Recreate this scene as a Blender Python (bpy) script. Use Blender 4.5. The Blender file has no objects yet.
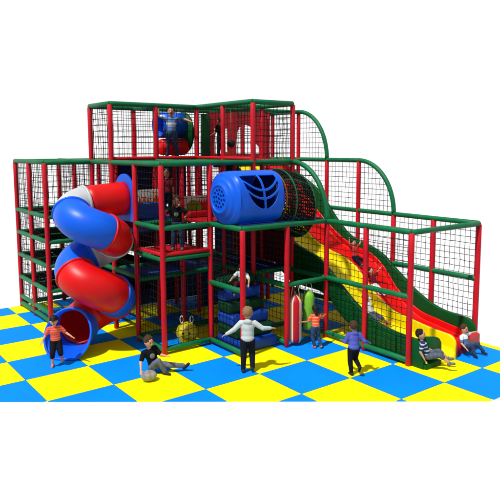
import bpy, bmesh, math, random
from mathutils import Vector, Matrix, noise
random.seed(7)
R_ = math.radians
U = 1.2                      # one floor mat is 1.2 m square
SC = bpy.context.scene

# ------------------------------------------------------------ camera
cd = bpy.data.cameras.new('camera'); cam = bpy.data.objects.new('camera', cd)
SC.collection.objects.link(cam); SC.camera = cam
cd.sensor_width = 36; cd.sensor_fit = 'HORIZONTAL'
cd.lens = 607.827/500*36
cd.shift_x = (250-259.366)/500; cd.shift_y = (222.543-250)/500
cd.clip_start = .1; cd.clip_end = 500
yaw, pit, roll = .917208, .121585, -.0025076
F = Vector((math.cos(yaw)*math.cos(pit), math.sin(yaw)*math.cos(pit), -math.sin(pit)))
Rr = Vector((math.sin(yaw), -math.cos(yaw), 0)); Uu = Rr.cross(F)
c_, s_ = math.cos(roll), math.sin(roll)
R2, U2 = Rr*c_+Uu*s_, Uu*c_-Rr*s_
M = Matrix((R2, U2, -F)).transposed().to_4x4()
M.translation = Vector((-2.60407, -9.32424, 3.53003))*U
cam.matrix_world = M

# ------------------------------------------------------------ world: a white studio, softer overhead
w = bpy.data.worlds.new('World'); SC.world = w; w.use_nodes = True
nt = w.node_tree; nt.nodes.clear()
out = nt.nodes.new('ShaderNodeOutputWorld'); bg = nt.nodes.new('ShaderNodeBackground')
tc = nt.nodes.new('ShaderNodeTexCoord'); sp = nt.nodes.new('ShaderNodeSeparateXYZ')
cr = nt.nodes.new('ShaderNodeValToRGB')
nt.links.new(tc.outputs['Generated'], sp.inputs[0]); nt.links.new(sp.outputs['Z'], cr.inputs[0])
cr.color_ramp.elements[0].position = .30; cr.color_ramp.elements[0].color = (0, 0, 0, 1)
cr.color_ramp.elements[1].position = .58; cr.color_ramp.elements[1].color = (1, 1, 1, 1)
# the white sweep stands behind the playground; the unseen side is dimmed to darken the interior
vd = nt.nodes.new('ShaderNodeVectorMath'); vd.operation = 'DOT_PRODUCT'; vd.inputs[1].default_value = (.6075, .794, 0)
nt.links.new(tc.outputs['Generated'], vd.inputs[0])
ca = nt.nodes.new('ShaderNodeMapRange'); ca.interpolation_type = 'SMOOTHSTEP'
for k_, v_ in zip(('From Min', 'From Max', 'To Min', 'To Max'), (-.15, .35, 1, 0)): ca.inputs[k_].default_value = v_
nt.links.new(vd.outputs['Value'], ca.inputs['Value'])
mxx = nt.nodes.new('ShaderNodeMath'); mxx.operation = 'MAXIMUM'; nt.links.new(cr.outputs[0], mxx.inputs[0]); nt.links.new(ca.outputs[0], mxx.inputs[1])
mc = nt.nodes.new('ShaderNodeMix'); mc.data_type = 'RGBA'; mc.inputs[6].default_value = (1.02, 1.02, 1.02, 1); mc.inputs[7].default_value = (.40, .41, .43, 1)
nt.links.new(mxx.outputs[0], mc.inputs[0])
nt.links.new(mc.outputs[2], bg.inputs[0]); bg.inputs[1].default_value = 1.0
nt.links.new(bg.outputs[0], out.inputs[0])

# ------------------------------------------------------------ sun
sd = bpy.data.lights.new('sun', 'SUN'); sun = bpy.data.objects.new('sun', sd); SC.collection.objects.link(sun)
sd.energy = 3.9; sd.angle = R_(2.5); sd.color = (1, .985, .96)
sun.rotation_euler = Vector((.50, .10, -.86)).to_track_quat('-Z', 'Y').to_euler()
sun.location = (-6, 0, 14)
SC.view_settings.view_transform = 'Standard'; SC.view_settings.look = 'None'
SC.view_settings.exposure = 0; SC.view_settings.gamma = 1
SC.render.engine = 'CYCLES'; SC.cycles.max_bounces = 6

# ------------------------------------------------------------ materials
def lin(c):
    return tuple(((v/255)/12.92 if v/255 <= .04045 else ((v/255+.055)/1.055)**2.4) for v in c)
def mat(name, rgb, rough=.45, spec=.5, var=.0, vscale=6, bump=0, bscale=60, coat=0, alt=None, trans=0, wear=0):
    m = bpy.data.materials.new(name); m.use_nodes = True; t = m.node_tree; b = t.nodes['Principled BSDF']
    col = (*lin(rgb), 1)
    b.inputs['Base Color'].default_value = col; b.inputs['Roughness'].default_value = rough
    b.inputs['Specular IOR Level'].default_value = spec; b.inputs['Coat Weight'].default_value = coat
    b.inputs['Coat Roughness'].default_value = .12
    if trans: b.inputs['Transmission Weight'].default_value = trans; b.inputs['IOR'].default_value = 1.2
    if var or alt:
        tc = t.nodes.new('ShaderNodeTexCoord'); n = t.nodes.new('ShaderNodeTexNoise'); n.inputs['Scale'].default_value = vscale
        n.inputs['Detail'].default_value = 5
        r = t.nodes.new('ShaderNodeValToRGB'); a = alt or tuple(max(0, v*(1-var)) for v in rgb)
        r.color_ramp.elements[0].position = .35; r.color_ramp.elements[0].color = (*lin(a), 1)
        r.color_ramp.elements[1].position = .65; r.color_ramp.elements[1].color = col
        t.links.new(tc.outputs['Object'], n.inputs['Vector']); t.links.new(n.outputs[0], r.inputs[0]); t.links.new(r.outputs[0], b.inputs['Base Color'])
        mr = t.nodes.new('ShaderNodeMapRange'); mr.inputs['To Min'].default_value = rough*.8; mr.inputs['To Max'].default_value = min(1, rough*1.25)
        t.links.new(n.outputs[0], mr.inputs[0]); t.links.new(mr.outputs[0], b.inputs['Roughness'])
    if bump:
        tc = t.nodes.new('ShaderNodeTexCoord'); n = t.nodes.new('ShaderNodeTexNoise'); n.inputs['Scale'].default_value = bscale
        bp = t.nodes.new('ShaderNodeBump'); bp.inputs['Strength'].default_value = bump; bp.inputs['Distance'].default_value = .01
        t.links.new(tc.outputs['Object'], n.inputs['Vector']); t.links.new(n.outputs[0], bp.inputs['Height']); t.links.new(bp.outputs[0], b.inputs['Normal'])
    return m
def stripes(name, c1, c2, freq, axis='Z', rough=.85, frac=.5, off=0):
    m = mat(name, c1, rough, .2); t = m.node_tree; b = t.nodes['Principled BSDF']
    tc = t.nodes.new('ShaderNodeTexCoord'); s = t.nodes.new('ShaderNodeSeparateXYZ'); t.links.new(tc.outputs['Object'], s.inputs[0])
    m1 = t.nodes.new('ShaderNodeMath'); m1.operation = 'MULTIPLY_ADD'; m1.inputs[1].default_value = freq; m1.inputs[2].default_value = off
    t.links.new(s.outputs[axis], m1.inputs[0])
    m2 = t.nodes.new('ShaderNodeMath'); m2.operation = 'FRACT'; t.links.new(m1.outputs[0], m2.inputs[0])
    m3 = t.nodes.new('ShaderNodeMath'); m3.operation = 'GREATER_THAN'; m3.inputs[1].default_value = frac; t.links.new(m2.outputs[0], m3.inputs[0])
    mx = t.nodes.new('ShaderNodeMix'); mx.data_type = 'RGBA'; mx.inputs[6].default_value = (*lin(c1), 1); mx.inputs[7].default_value = (*lin(c2), 1)
    t.links.new(m3.outputs[0], mx.inputs[0]); t.links.new(mx.outputs[2], b.inputs['Base Color'])
    return m
MT = dict(
 red=mat('red_vinyl', (216, 12, 36), .5, .3, var=.10, vscale=3, bump=.12, bscale=40),
 green=mat('green_vinyl', (0, 116, 68), .5, .3, var=.12, vscale=3, bump=.12, bscale=40),
 dgreen=mat('dark_green_plastic', (0, 82, 32), .5, .18, var=.12, vscale=2, bump=.04, bscale=25),
 blue=mat('blue_plastic', (0, 98, 238), .38, .35, var=.06, vscale=2, bump=.03, bscale=30),
 tred=mat('red_plastic', (226, 8, 10), .38, .35, var=.06, vscale=2, bump=.03, bscale=30),
 white=mat('frosted_white_plastic', (205, 208, 210), .35, .4, var=.08, vscale=3),
 yellow=mat('yellow_plastic', (250, 226, 0), .3, .35, var=.03, vscale=2),
 fyel=mat('yellow_foam_mat', (251, 243, 0), .75, .08, var=.025, vscale=1.3, bump=.06, bscale=90),
 fblue=mat('blue_foam_mat', (0, 138, 244), .75, .08, var=.04, vscale=1.3, bump=.06, bscale=90),
 seam=mat('mat_seam', (20, 110, 120), .8, .1),
 net=mat('black_net', (14, 14, 18), .8, .2),
 dnet=mat('dark_floor_net', (8, 10, 10), .9, .1),
 vblue=mat('blue_vinyl', (10, 70, 160), .5, .3, var=.1),
 vred=mat('red_deck_vinyl', (205, 14, 28), .5, .3, var=.1),
 navy=mat('navy_in_shade', (22, 44, 104), .6, .2, var=.1),  # dark tone carries the shade of the inner bays
 maroon=mat('maroon_in_shade', (110, 14, 30), .6, .2, var=.1),  # interior shade put into the red
 stepblue=mat('step_blue_vinyl', (12, 66, 176), .55, .25, var=.1), stepgreen=mat('step_green_vinyl', (0, 60, 34), .6, .2, var=.1),
 sleeve=mat('dark_green_mesh', (8, 24, 16), .8, .2),
 rope=mat('white_rope', (200, 200, 200), .8, .2),
 greenrope=mat('green_hoop', (10, 92, 60), .5, .3),
 brope=mat('brown_hoop', (120, 70, 30), .5, .3),
 bopper=mat('bopper_yellow', (206, 190, 30), .4, .4, var=.15, vscale=8),
 black=mat('black_rubber', (16, 16, 18), .6, .3),
 cream=mat('mural_cream', (222, 216, 196), .6, .2), orange=mat('mural_orange', (236, 104, 22), .6, .2),
 olive=mat('mural_green', (120, 140, 30), .6, .2), mred=mat('mural_red', (214, 28, 30), .6, .2),
 lime=mat('lime_vinyl', (128, 196, 60), .45, .3, var=.05), bagred=mat('bag_red', (190, 14, 36), .45, .3, var=.05), bagw=mat('bag_white', (240, 214, 196), .5, .3),
 skin=mat('skin', (216, 160, 128), .55, .3, var=.04, vscale=12), skin2=mat('skin_tan', (184, 122, 92), .55, .3, var=.04, vscale=12),
 hbrown=mat('hair_brown', (84, 58, 40), .7, .2, var=.3, vscale=60, bump=.6, bscale=120), hblond=mat('hair_light', (158, 124, 88), .7, .2, var=.2, vscale=60, bump=.6, bscale=120),
 hblack=mat('hair_dark', (30, 24, 24), .6, .3, var=.3, vscale=60, bump=.6, bscale=120),
 eye=mat('eye_dark', (24, 18, 16), .3), lips=mat('lips', (160, 70, 66), .5), wcloth=mat('white_cloth', (226, 230, 232), .9, .1, var=.08, vscale=14, bump=.3, bscale=30),
 jeans=mat('blue_jeans', (58, 82, 118), .9, .1, var=.25, vscale=16, bump=.3, bscale=40), djeans=mat('dark_trousers', (24, 28, 42), .9, .1, var=.2, vscale=16, bump=.3, bscale=40),
 gjeans=mat('grey_jeans', (112, 122, 140), .9, .1, var=.25, vscale=18, bump=.3, bscale=40), purple=mat('purple_jacket', (88, 96, 200), .8, .2, var=.14, vscale=10, bump=.35, bscale=25),
 hoodie=mat('grey_hoodie', (196, 206, 212), .9, .1, var=.08, vscale=12, bump=.35, bscale=25), btee=mat('black_tee', (20, 22, 26), .9, .1), dtee=mat('dark_red_tee', (110, 30, 36), .9, .1),
 grey=mat('grey_print', (120, 128, 112), .9, .1), shoe=mat('grey_shoe', (110, 108, 110), .7, .2), bshoe=mat('black_shoe', (30, 30, 34), .6, .3), pshoe=mat('pink_shoe', (206, 120, 116), .7, .2),
 redtee=mat('red_tee', (200, 58, 56), .9, .1, var=.1),
 striped_red=stripes('red_striped_tee', (222, 74, 66), (240, 120, 96), 22), striped_orange=stripes('orange_striped_tee', (250, 92, 70), (255, 160, 120), 16, frac=.72),
 striped_blue=stripes('navy_striped_tee', (40, 52, 84), (190, 200, 220), 14, frac=.62), striped_pale=stripes('pale_striped_tee', (90, 124, 170), (220, 230, 240), 4.2, frac=.62, off=.3),
 shorts=mat('grey_shorts', (96, 104, 120), .9, .1, var=.2, vscale=18), ball=mat('grey_ball', (170, 166, 160), .5, .3, var=.35, vscale=7, alt=(110, 108, 108)),
)

# ------------------------------------------------------------ helpers
COL = SC.collection
def T(x, y, z): return Vector((x, y, z))*U
def tag(o, label=None, cat=None, group=None, kind=None):
    if label: o['label'] = label
    if cat: o['category'] = cat
    if group: o['group'] = group
    if kind: o['kind'] = kind
    return o
def thing(name, label, cat, loc=(0, 0, 0), rz=0, group=None):
    o = bpy.data.objects.new(name, None); COL.objects.link(o); o.location = loc; o.rotation_euler = (0, 0, rz); o.empty_display_size = .1
    return tag(o, label, cat, group)
def obj(name, bm, m, parent=None, world=True, smooth=True):
    if parent is not None and world:
        r = parent; off = Vector(r.location)
        while r.parent: r = r.parent; off += Vector(r.location)
        bmesh.ops.translate(bm, verts=bm.verts, vec=-off)
    me = bpy.data.meshes.new(name); bm.to_mesh(me); bm.free()
    for x in (m if isinstance(m, (list, tuple)) else [m]): me.materials.append(x)
    if smooth: me.polygons.foreach_set('use_smooth', [True]*len(me.polygons))
    o = bpy.data.objects.new(name, me); COL.objects.link(o)
    if parent is not None: o.parent = parent
    return o
def flat(o):
    o.data.polygons.foreach_set('use_smooth', [False]*len(o.data.polygons)); return o
def tube(bm, pts, r, n=12, closed=False, caps=True, bev=0):
    pts = [Vector(p) for p in pts]; N = len(pts)
    rs = r if isinstance(r, (list, tuple)) else [r]*N
    tan = []
    for i in range(N):
        if closed: t = pts[(i+1) % N]-pts[i-1]
        else: t = pts[min(i+1, N-1)]-pts[max(i-1, 0)]
        tan.append(t.normalized())
    up = Vector((0, 0, 1)) if abs(tan[0].z) < .9 else Vector((1, 0, 0))
    nn = (up-tan[0]*up.dot(tan[0])).normalized(); rings = []
    for i in range(N):
        nn = (nn-tan[i]*nn.dot(tan[i])).normalized(); bb = tan[i].cross(nn)
        rings.append([bm.verts.new(pts[i]+(nn*math.cos(2*math.pi*k/n)+bb*math.sin(2*math.pi*k/n))*rs[i]) for k in range(n)])
    for i in range(N if closed else N-1):
        a, b = rings[i], rings[(i+1) % N]
        for k in range(n): bm.faces.new((a[k], a[(k+1) % n], b[(k+1) % n], b[k]))
    if caps and not closed:
        bm.faces.new(rings[0][::-1]); bm.faces.new(rings[-1])
    return rings
def box(bm, a, b):
    a, b = Vector(a), Vector(b)
    v = [bm.verts.new((x, y, z)) for x in (a.x, b.x) for y in (a.y, b.y) for z in (a.z, b.z)]
    for f in ((0, 1, 3, 2), (4, 6, 7, 5), (0, 4, 5, 1), (2, 3, 7, 6), (0, 2, 6, 4), (1, 5, 7, 3)): bm.faces.new([v[i] for i in f])
def bbox(a, b, bev=.02, seg=2):
    bm = bmesh.new(); lo = [min(p, q) for p, q in zip(a, b)]; hi = [max(p, q) for p, q in zip(a, b)]; box(bm, lo, hi)
    bmesh.ops.recalc_face_normals(bm, faces=bm.faces)
    if bev: bmesh.ops.bevel(bm, geom=bm.edges[:], offset=bev, segments=seg, affect='EDGES', profile=.6)
    return bm
def padded(bm, p, q, r, n=14):        # vinyl sleeved pipe with rounded ends
    p, q = Vector(p), Vector(q); d = (q-p).normalized()
    L = (q-p).length
    pts = [p, p+d*r*.25]; rs = [r*.8, r]
    k = max(2, int(L/.5))
    for i in range(1, k): pts.append(p+d*L*i/k); rs.append(r*(1+random.uniform(-.012, .012)))
    pts += [q-d*r*.25, q]; rs += [r, r*.8]
    tube(bm, pts, rs, n)
def prism(bm, poly, ax, a, b):
    """extrude a 2-D outline (list of (u,v)); ax='x': u=y v=z ; ax='y': u=x v=z ; ax='z'"""
    def P(u, v, t): return (t, u, v) if ax == 'x' else ((u, t, v) if ax == 'y' else (u, v, t))
    A = [bm.verts.new(P(u, v, a)) for u, v in poly]; B = [bm.verts.new(P(u, v, b)) for u, v in poly]; n = len(poly)
    fa = bm.faces.new(A); fb = bm.faces.new(B[::-1])
    for i in range(n): bm.faces.new((A[i], B[i], B[(i+1) % n], A[(i+1) % n]))
    bmesh.ops.recalc_face_normals(bm, faces=bm.faces)
def evaluated(bm, mods):
    """run modifiers on a bmesh, return a new bmesh"""
    me = bpy.data.meshes.new('tmp'); bm.to_mesh(me); bm.free(); o = bpy.data.objects.new('tmp', me); COL.objects.link(o)
    for typ, kw in mods:
        md = o.modifiers.new(typ, typ)
        for k, v in kw.items(): setattr(md, k, v)
    dg = bpy.context.evaluated_depsgraph_get(); dg.update()
    e = o.evaluated_get(dg); b = bmesh.new(); b.from_mesh(e.to_mesh()); e.to_mesh_clear()
    bpy.data.objects.remove(o); bpy.data.meshes.remove(me)
    return b

# ------------------------------------------------------------ grid of the frame (in mats)
X = [1.30, 2.26, 3.22, 4.18, 5.14, 6.07, 7.0]
Y = [-3.2, -2.23, -1.26, -.28, .70, 1.68, 2.66, 3.64, 4.60]
H1, H2, H3 = 2.2, 3.27, 4.38

# ------------------------------------------------------------ floor of foam mats
def build_floor():
    bm = bmesh.new(); g = .0035
    for i in range(-4, 9):
        for j in range(-5, 6):
            x0, y0, x1, y1 = i+g, -j+g-0, i+1-g, -j+1-g
            v = [bm.verts.new(T(*p, 0)) for p in ((x0, y0), (x1, y0), (x1, y1), (x0, y1))]
            f = bm.faces.new(v); f.material_index = 0 if (i+j) % 2 == 1 else 1
    def cut(co, no):
        bmesh.ops.bisect_plane(bm, geom=bm.verts[:]+bm.edges[:]+bm.faces[:], plane_co=co, plane_no=no, clear_outer=True)
    A, B = T(-.53, -.62, 0), T(4.93, -4.83, 0); d = (B-A).normalized(); nrm = Vector((d.y, -d.x, 0))
    cuts = [(T(7.15, 0, 0), Vector((1, 0, 0))), (T(0, -4.82, 0), Vector((0, -1, 0))), (T(0, 4.65, 0), Vector((0, 1, 0))), (A, nrm), (T(-3, 0, 0), Vector((-1, 0, 0)))]
    for c in cuts: cut(*c)
    o = obj('floor', bm, [MT['fyel'], MT['fblue']], smooth=False); tag(o, kind='structure')
    bm = bmesh.new(); box(bm, T(-4, -6, 0)-Vector((0, 0, .012)), T(9, 6, 0)-Vector((0, 0, .003)))
    for co, no in cuts:
        co = co-no*.06
        r = bmesh.ops.bisect_plane(bm, geom=bm.verts[:]+bm.edges[:]+bm.faces[:], plane_co=co, plane_no=no, clear_outer=True)
        es = [e for e in r['geom_cut'] if isinstance(e, bmesh.types.BMEdge)]
        bmesh.ops.contextual_create(bm, geom=es)
    o = obj('floor_underlay', bm, MT['seam'], smooth=False); tag(o, kind='structure')
build_floor()

# ------------------------------------------------------------ climbing frame
frame = thing('climbing_frame', 'large climbing frame of red padded posts, green padded rails and black safety nets', 'climbing frame', T(4.1, .7, 0))
top = {}
for i in (0,):
    for j in (6, 7): top[i, j] = H2
for j in (3, 4, 6, 7): top[1, j] = H2
for j in (3, 4, 6, 7): top[2, j] = H2
top[1, 5] = top[2, 5] = H3; top[2, 2] = H1; top[3, 2] = H1
for j in (3, 4, 5): top[3, j] = H3
for i in (3, 4, 5):
    for j in (6, 7): top[i, j] = H2
for i in (4, 5):
    for j in (0, 1, 2): top[i, j] = H1
    for j in (3, 4): top[i, j] = H2
    top[i, 5] = H3
PR = .047*U
posts = {}
for (i, j), h in top.items():
    for a in (i, i+1):
        for b in (j, j+1): posts[a, b] = max(h, posts.get((a, b), 0))
# the slide bay is open inside
for b in (0, 1, 2, 3, 4): posts.pop((5, b), None)
posts[4, 2] = H1; posts[4, 3] = H3
for k in ((4, 0), (4, 1), (6, 0), (6, 1), (6, 2)): posts[k] = H1
posts[6, 3] = H2; posts[6, 4] = H2; posts[3, 2] = H1; posts[2, 2] = H1
posts[3, 3] = H3
for (a, b), h in sorted(posts.items()):
    bm = bmesh.new(); padded(bm, T(X[a], Y[b], 0), T(X[a], Y[b], h-.02), PR)
    obj('post', bm, MT['red'], frame)
rail_n = 0
def rail(p, q, r=.047, name='rail', m='green', gap=.0):
    global rail_n
    bm = bmesh.new(); padded(bm, T(*p), T(*q), r*U); rail_n += 1
    return obj(name, bm, MT[m], frame)
def railx(a, b, j, zs, **k):
    for z in zs: rail((X[a], Y[j], z), (X[b], Y[j], z), **k)
def raily(i, a, b, zs, **k):
    for z in zs: rail((X[i], Y[a], z), (X[i], Y[b], z), **k)
# roof rails
raily(0, 6, 8, (H2,)); raily(1, 3, 8, (H2,)); raily(2, 2, 3, (H1,)); raily(2, 3, 8, (H2+.004,)); raily(3, 2, 3, (H1,)); raily(3, 3, 8, (H2,))
raily(4, 0, 3, (H1,)); raily(4, 3, 8, (H2-.004,)); raily(6, 0, 2.0.__int__(), (H1,)); raily(6, 2, 4, (H1-.0,)); raily(6, 3, 8, (H2,)); raily(5, 5, 8, (H2,))
railx(0, 3, 6, (H2-.01,)); railx(3, 6, 6, (H2-.01,)); railx(0, 6, 8, (H2-.01,)); railx(0, 6, 7, (H2-.012,)); railx(1, 4, 3, (H2+.006,)); railx(1, 4, 4, (H2-.008,)); railx(1, 4, 5, (H2+.002,)); railx(4, 6, 5, (H2-.1,))
railx(2, 4, 2, (H1+.004,)); railx(2, 4, 3, (H1-.02,)); railx(4, 6, 0, (H1-.006,))
# upper tier
raily(1, 5, 6, (H3,)); railx(1, 3, 5, (H3,)); raily(3, 3, 5, (H3+.004,)); railx(3, 4, 3, (H3,)); raily(4, 3, 6, (H3-.004,)); railx(1, 6, 6, (H3-.006,)); railx(3, 6, 5, (H3-.008,)); raily(6, 5, 6, (H3,)); raily(2, 5, 6, (H3-.01,)); railx(3, 4, 4, (H3-.01,)); raily(5, 5, 6, (H3,)); raily(3, 5, 6, (H3-.004,))
# left side levels
raily(0, 6, 8, (.08, .24, .69, 1.2, 1.7, H1)); railx(0, 1, 6, (.09, .70, 1.21, 1.69, H1-.01)); railx(0, 1, 8, (.09, .7, 1.2, 1.7, H1)); railx(0, 1, 7, (.68, 1.19, 1.68, H1-.02))
raily(1, 4, 8, (.69, 1.2, 1.7))
# front faces
raily(1, 3, 4, (.085, H1-.01)); railx(1, 2, 3, (.09, H1-.005)); raily(1, 3, 4, (1.655,), r=.042); railx(1, 2, 3, (1.66,), r=.042)
raily(2, 2, 3, (.085, 1.15)); raily(3, 2, 3, (.085, 1.12)); railx(3, 4, 2, (1.13,)); raily(4, 0, 3, (.09, 1.14)); raily(6, 0, 8, (.09, 1.2)); railx(0, 6, 8, (.08,))
railx(1, 3, 4, (1.15, .09, H1-.03)); railx(1, 4, 5, (1.2, H1-.04)); railx(3, 4, 3, (.08, 1.18)); railx(1, 6, 6, (1.12, H1-.03))
raily(4, 3, 8, (H1-.01, 1.1)); raily(6, 4, 8, (H1-.01,)); raily(3, 3, 5, (1.17,))
# quarter arcs
def arc(i, j, zt, zb, name='arched_rail'):
    """arc in the plane x=X[i] from (Y[j], zt) down to (Y[j-1], zb)"""
    bm = bmesh.new(); a, b = Y[j]-Y[j-1], zt-zb
    pts = [T(X[i], Y[j]-a*math.sin(t), zb+b*math.cos(t)) for t in [math.pi/2*k/18 for k in range(19)]]
    tube(bm, pts, PR, 14); obj(name, bm, MT['green'], frame)
arc(6, 5, H3, H2); arc(6, 3, H2, H1); arc(4, 3, H2, H1)

# decks; several inner ones are added to darken the interior
def deck(i0, i1, j0, j1, z, m, t=.055, name='deck', cut=0):
    bm = bbox(T(X[i0]+.045, Y[j0]+.045+cut, z-t), T(X[i1]-.045, Y[j1]-.045, z), .015)
    return obj(name, bm, MT[m], frame)
deck(1, 2, 3, 4, 1.74, 'vred'); deck(1, 2, 4, 6, H1+.03, 'vblue'); deck(2, 3, 3, 6, H1+.02, 'vred'); deck(3, 4, 3, 5, H1+.02, 'vblue')
deck(1, 3, 5, 6, H2+.05, 'vred'); deck(3, 4, 3, 6, H2+.05, 'vred'); deck(2, 3, 4, 6, 1.2, 'vblue'); deck(1, 2, 4, 5, 1.2, 'vblue'); deck(2, 4, 2, 3, H1+.06, 'navy', t=.04)
deck(3, 4, 3, 6, 1.2, 'navy'); deck(4, 6, 6, 8, 2.2, 'vblue'); deck(1, 4, 6, 8, 1.7, 'navy'); deck(4, 6, 5, 6, H2-.12, 'vred', cut=.40)
# red kick boards on the front edge of the red decks
for a in (((X[1], Y[3], 1.74), (X[2], Y[3], 1.74)), ((X[1], Y[3], 1.74), (X[1], Y[4], 1.74)), ((X[1], Y[5], H2+.07), (X[3], Y[5], H2+.07)), ((X[3], Y[3], H2+.07), (X[3], Y[5], H2+.07))):
    rail(*a, r=.036, name='deck_edge', m='vred')

# safety nets: real knotted strands with a little slack
def net(p00, eu, ev, nu, nv, r=.0058, clip=None, m='net', slack=.010, name='net', diag=False):
    p00, eu, ev = Vector(p00), Vector(eu), Vector(ev); nrm = eu.cross(ev).normalized(); bm = bmesh.new()
    sd = random.uniform(0, 90)
    def P(a, b):
        q = p00+eu*a+ev*b; k = 4*a*(1-a)*4*b*(1-b)
        n1 = noise.noise_vector(q*2.3+Vector((sd, 0, 0))); n2 = noise.noise_vector(q*9+Vector((0, sd, 0)))
        e = min(1, 8*a*(1-a)*b*(1-b)*4)
        return q+nrm*(n1.x*.05*min(1, k)+n2.z*slack*e)+eu.normalized()*(n2.x*slack*e)+ev.normalized()*(n2.y*slack*e)
    for i in range(nu+1):
        a = i/nu; b1 = 1 if clip is None else clip(a)
        if b1 < .06: continue
        M_ = max(2, int(nv*b1)); tube(bm, [P(a, b1*k/M_) for k in range(M_+1)], r, 4, caps=False)
    for j in range(nv+1):
        b = j/nv; a1 = 1
        if clip is not None:
            while a1 > 0 and clip(a1) < b: a1 -= .01
            if a1 < .06: continue
        M_ = max(2, int(nu*a1)); tube(bm, [P(a1*k/M_, b) for k in range(M_+1)], r, 4, caps=False)
    return obj(name, bm, MT[m], frame)
def nety(i, j, z0, z1, side=0, dens=8.5, **k):      # in the plane x = X[i], bay j
    e = .06; x = X[i]+side
    net(T(x, Y[j+1]-e, z0+e*.6), T(0, Y[j]-Y[j+1]+2*e, 0), T(0, 0, z1-z0-e*1.2), 8, max(2, round((z1-z0)*dens)), **k)
def netx(i, j, z0, z1, side=0, dens=8.5, **k):
    e = .06; y = Y[j]+side
    net(T(X[i]+e, y, z0+e*.6), T(X[i+1]-X[i]-2*e, 0, 0), T(0, 0, z1-z0-e*1.2), 8, max(2, round((z1-z0)*dens)), **k)
q = lambda a: math.sqrt(max(0, 1-a*a))
for j in (6, 7):
    nety(0, j, .3, H2)
    netx_ = None
netx(0, 6, H1, H2); netx(0, 6, 1.7, H1); netx(0, 6, 1.2, 1.7); netx(0, 8, .1, H2)
for i in range(1, 6): netx(i, 8, .1, H2)
for j in range(0, 3): nety(6, j, .1, H1)
nety(6, 2, H1, H2, clip=q); nety(6, 3, H1, H2); nety(6, 4, H1, H2); nety(6, 5, H1, H2); nety(6, 6, H1, H2); nety(6, 7, H1, H2)
for j in (3, 4, 5, 6, 7): nety(6, j, .1, H1)
nety(6, 4, H2, H3, clip=q); nety(6, 5, H2, H3)
nety(4, 2, H1, H2, clip=q)
for j in (0, 1, 2): nety(4, j, .12, H1)
nety(1, 3, 1.75, H2); nety(1, 3, .1, 1.65); netx(1, 3, 1.75, H2); netx(1, 3, .1, 1.65)
nety(2, 2, .1, H1); nety(3, 2, .1, H1)
netx(2, 3, H1, H2, side=.02)
# upper tier nets
nety(1, 5, H2, H3); netx(1, 5, H2, H3); netx(2, 5, H2, H3); nety(3, 3, H2, H3); nety(3, 4, H2, H3); netx(3, 3, H2, H3); nety(4, 3, H2, H3); nety(4, 4, H2, H3)
for i in (1, 2, 3, 4, 5): netx(i, 6, H2, H3)
for i in (1, 2, 3): netx(i, 6, H1, H2)
# inner nets, added to deepen the dark of the lower bays
netx(1, 4, 1.75, H1); netx(2, 4, .1, 1.15); netx(1, 5, .1, 1.15); netx(2, 5, 1.25, H1); netx(3, 4, 1.2, H1); nety(3, 3, 1.2, H1); nety(2, 4, .1, H1); nety(3, 4, H1, H2); nety(2, 5, H1, H2); nety(3, 6, .1, H2); nety(2, 7, .1, H2); nety(1, 5, .1, H1); nety(1, 6, .1, H2); nety(1, 7, .1, H2); nety(4, 3, 1.1, H2); nety(4, 6, .1, H2)
# black web floors on the left and behind
def webfloor(i, j, z):
    e = .04; net(T(X[i]+e, Y[j]+e, z), T(X[i+1]-X[i]-2*e, 0, 0), T(0, Y[j+1]-Y[j]-2*e, 0), 13, 13, r=.014, m='dnet', name='web_floor', slack=.02)
for z in (.70, 1.21, 1.70, H1): 
    for j in (6, 7): webfloor(0, j, z)
for z in (.7, 1.2):
    for j in (5, 6): webfloor(1, j, z)

def dimming_roof_net(i, j, z):  # top nets added to dim the bays below
    e = .05; net(T(X[i]+e, Y[j]+e, z), T(X[i+1]-X[i]-2*e, 0, 0), T(0, Y[j+1]-Y[j]-2*e, 0), 12, 12, r=.009, m='dnet', name='added_roof_net', slack=.02)
for i in (1, 2, 3, 4, 5):
    for j in (6, 7): dimming_roof_net(i, j, H2-.01)
for j in (3, 4): dimming_roof_net(1, j, H2-.01); dimming_roof_net(2, j, H2-.015)
# inner panels; navy and maroon ones are added to keep the inside dark
def panel(a, b, m, name='added_panel', bev=.012): return obj(name, bbox(T(*a), T(*b), bev), MT[m], frame)
panel((X[1]+.06, Y[6]+.03, .1), (X[4]-.06, Y[6]+.07, 1.08), 'navy'); panel((X[1]+.06, Y[7]+.03, 1.2), (X[4]-.06, Y[7]+.07, 2.12), 'maroon'); panel((X[4]+.06, Y[6]-.09, .1), (X[6]-.06, Y[6]-.05, 2.1), 'navy')
panel((X[4]+.02, Y[3]+.06, 1.2), (X[4]+.05, Y[5]-.06, 2.15), 'maroon'); panel((X[3]+.06, Y[5]+.03, .1), (X[4]-.06, Y[5]+.06, 1.1), 'navy'); panel((X[2]+.06, Y[7]+.03, 2.2), (X[4]-.06, Y[7]+.07, 3.2), 'navy')
panel((X[1]+.06, Y[6]-.1, 2.2), (X[2]-.06, Y[6]-.06, 2.56), 'vblue')
panel((X[3]+.06, Y[3]+.06, .1), (X[3]+.09, Y[4]-.06, 1.1), 'maroon')

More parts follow.
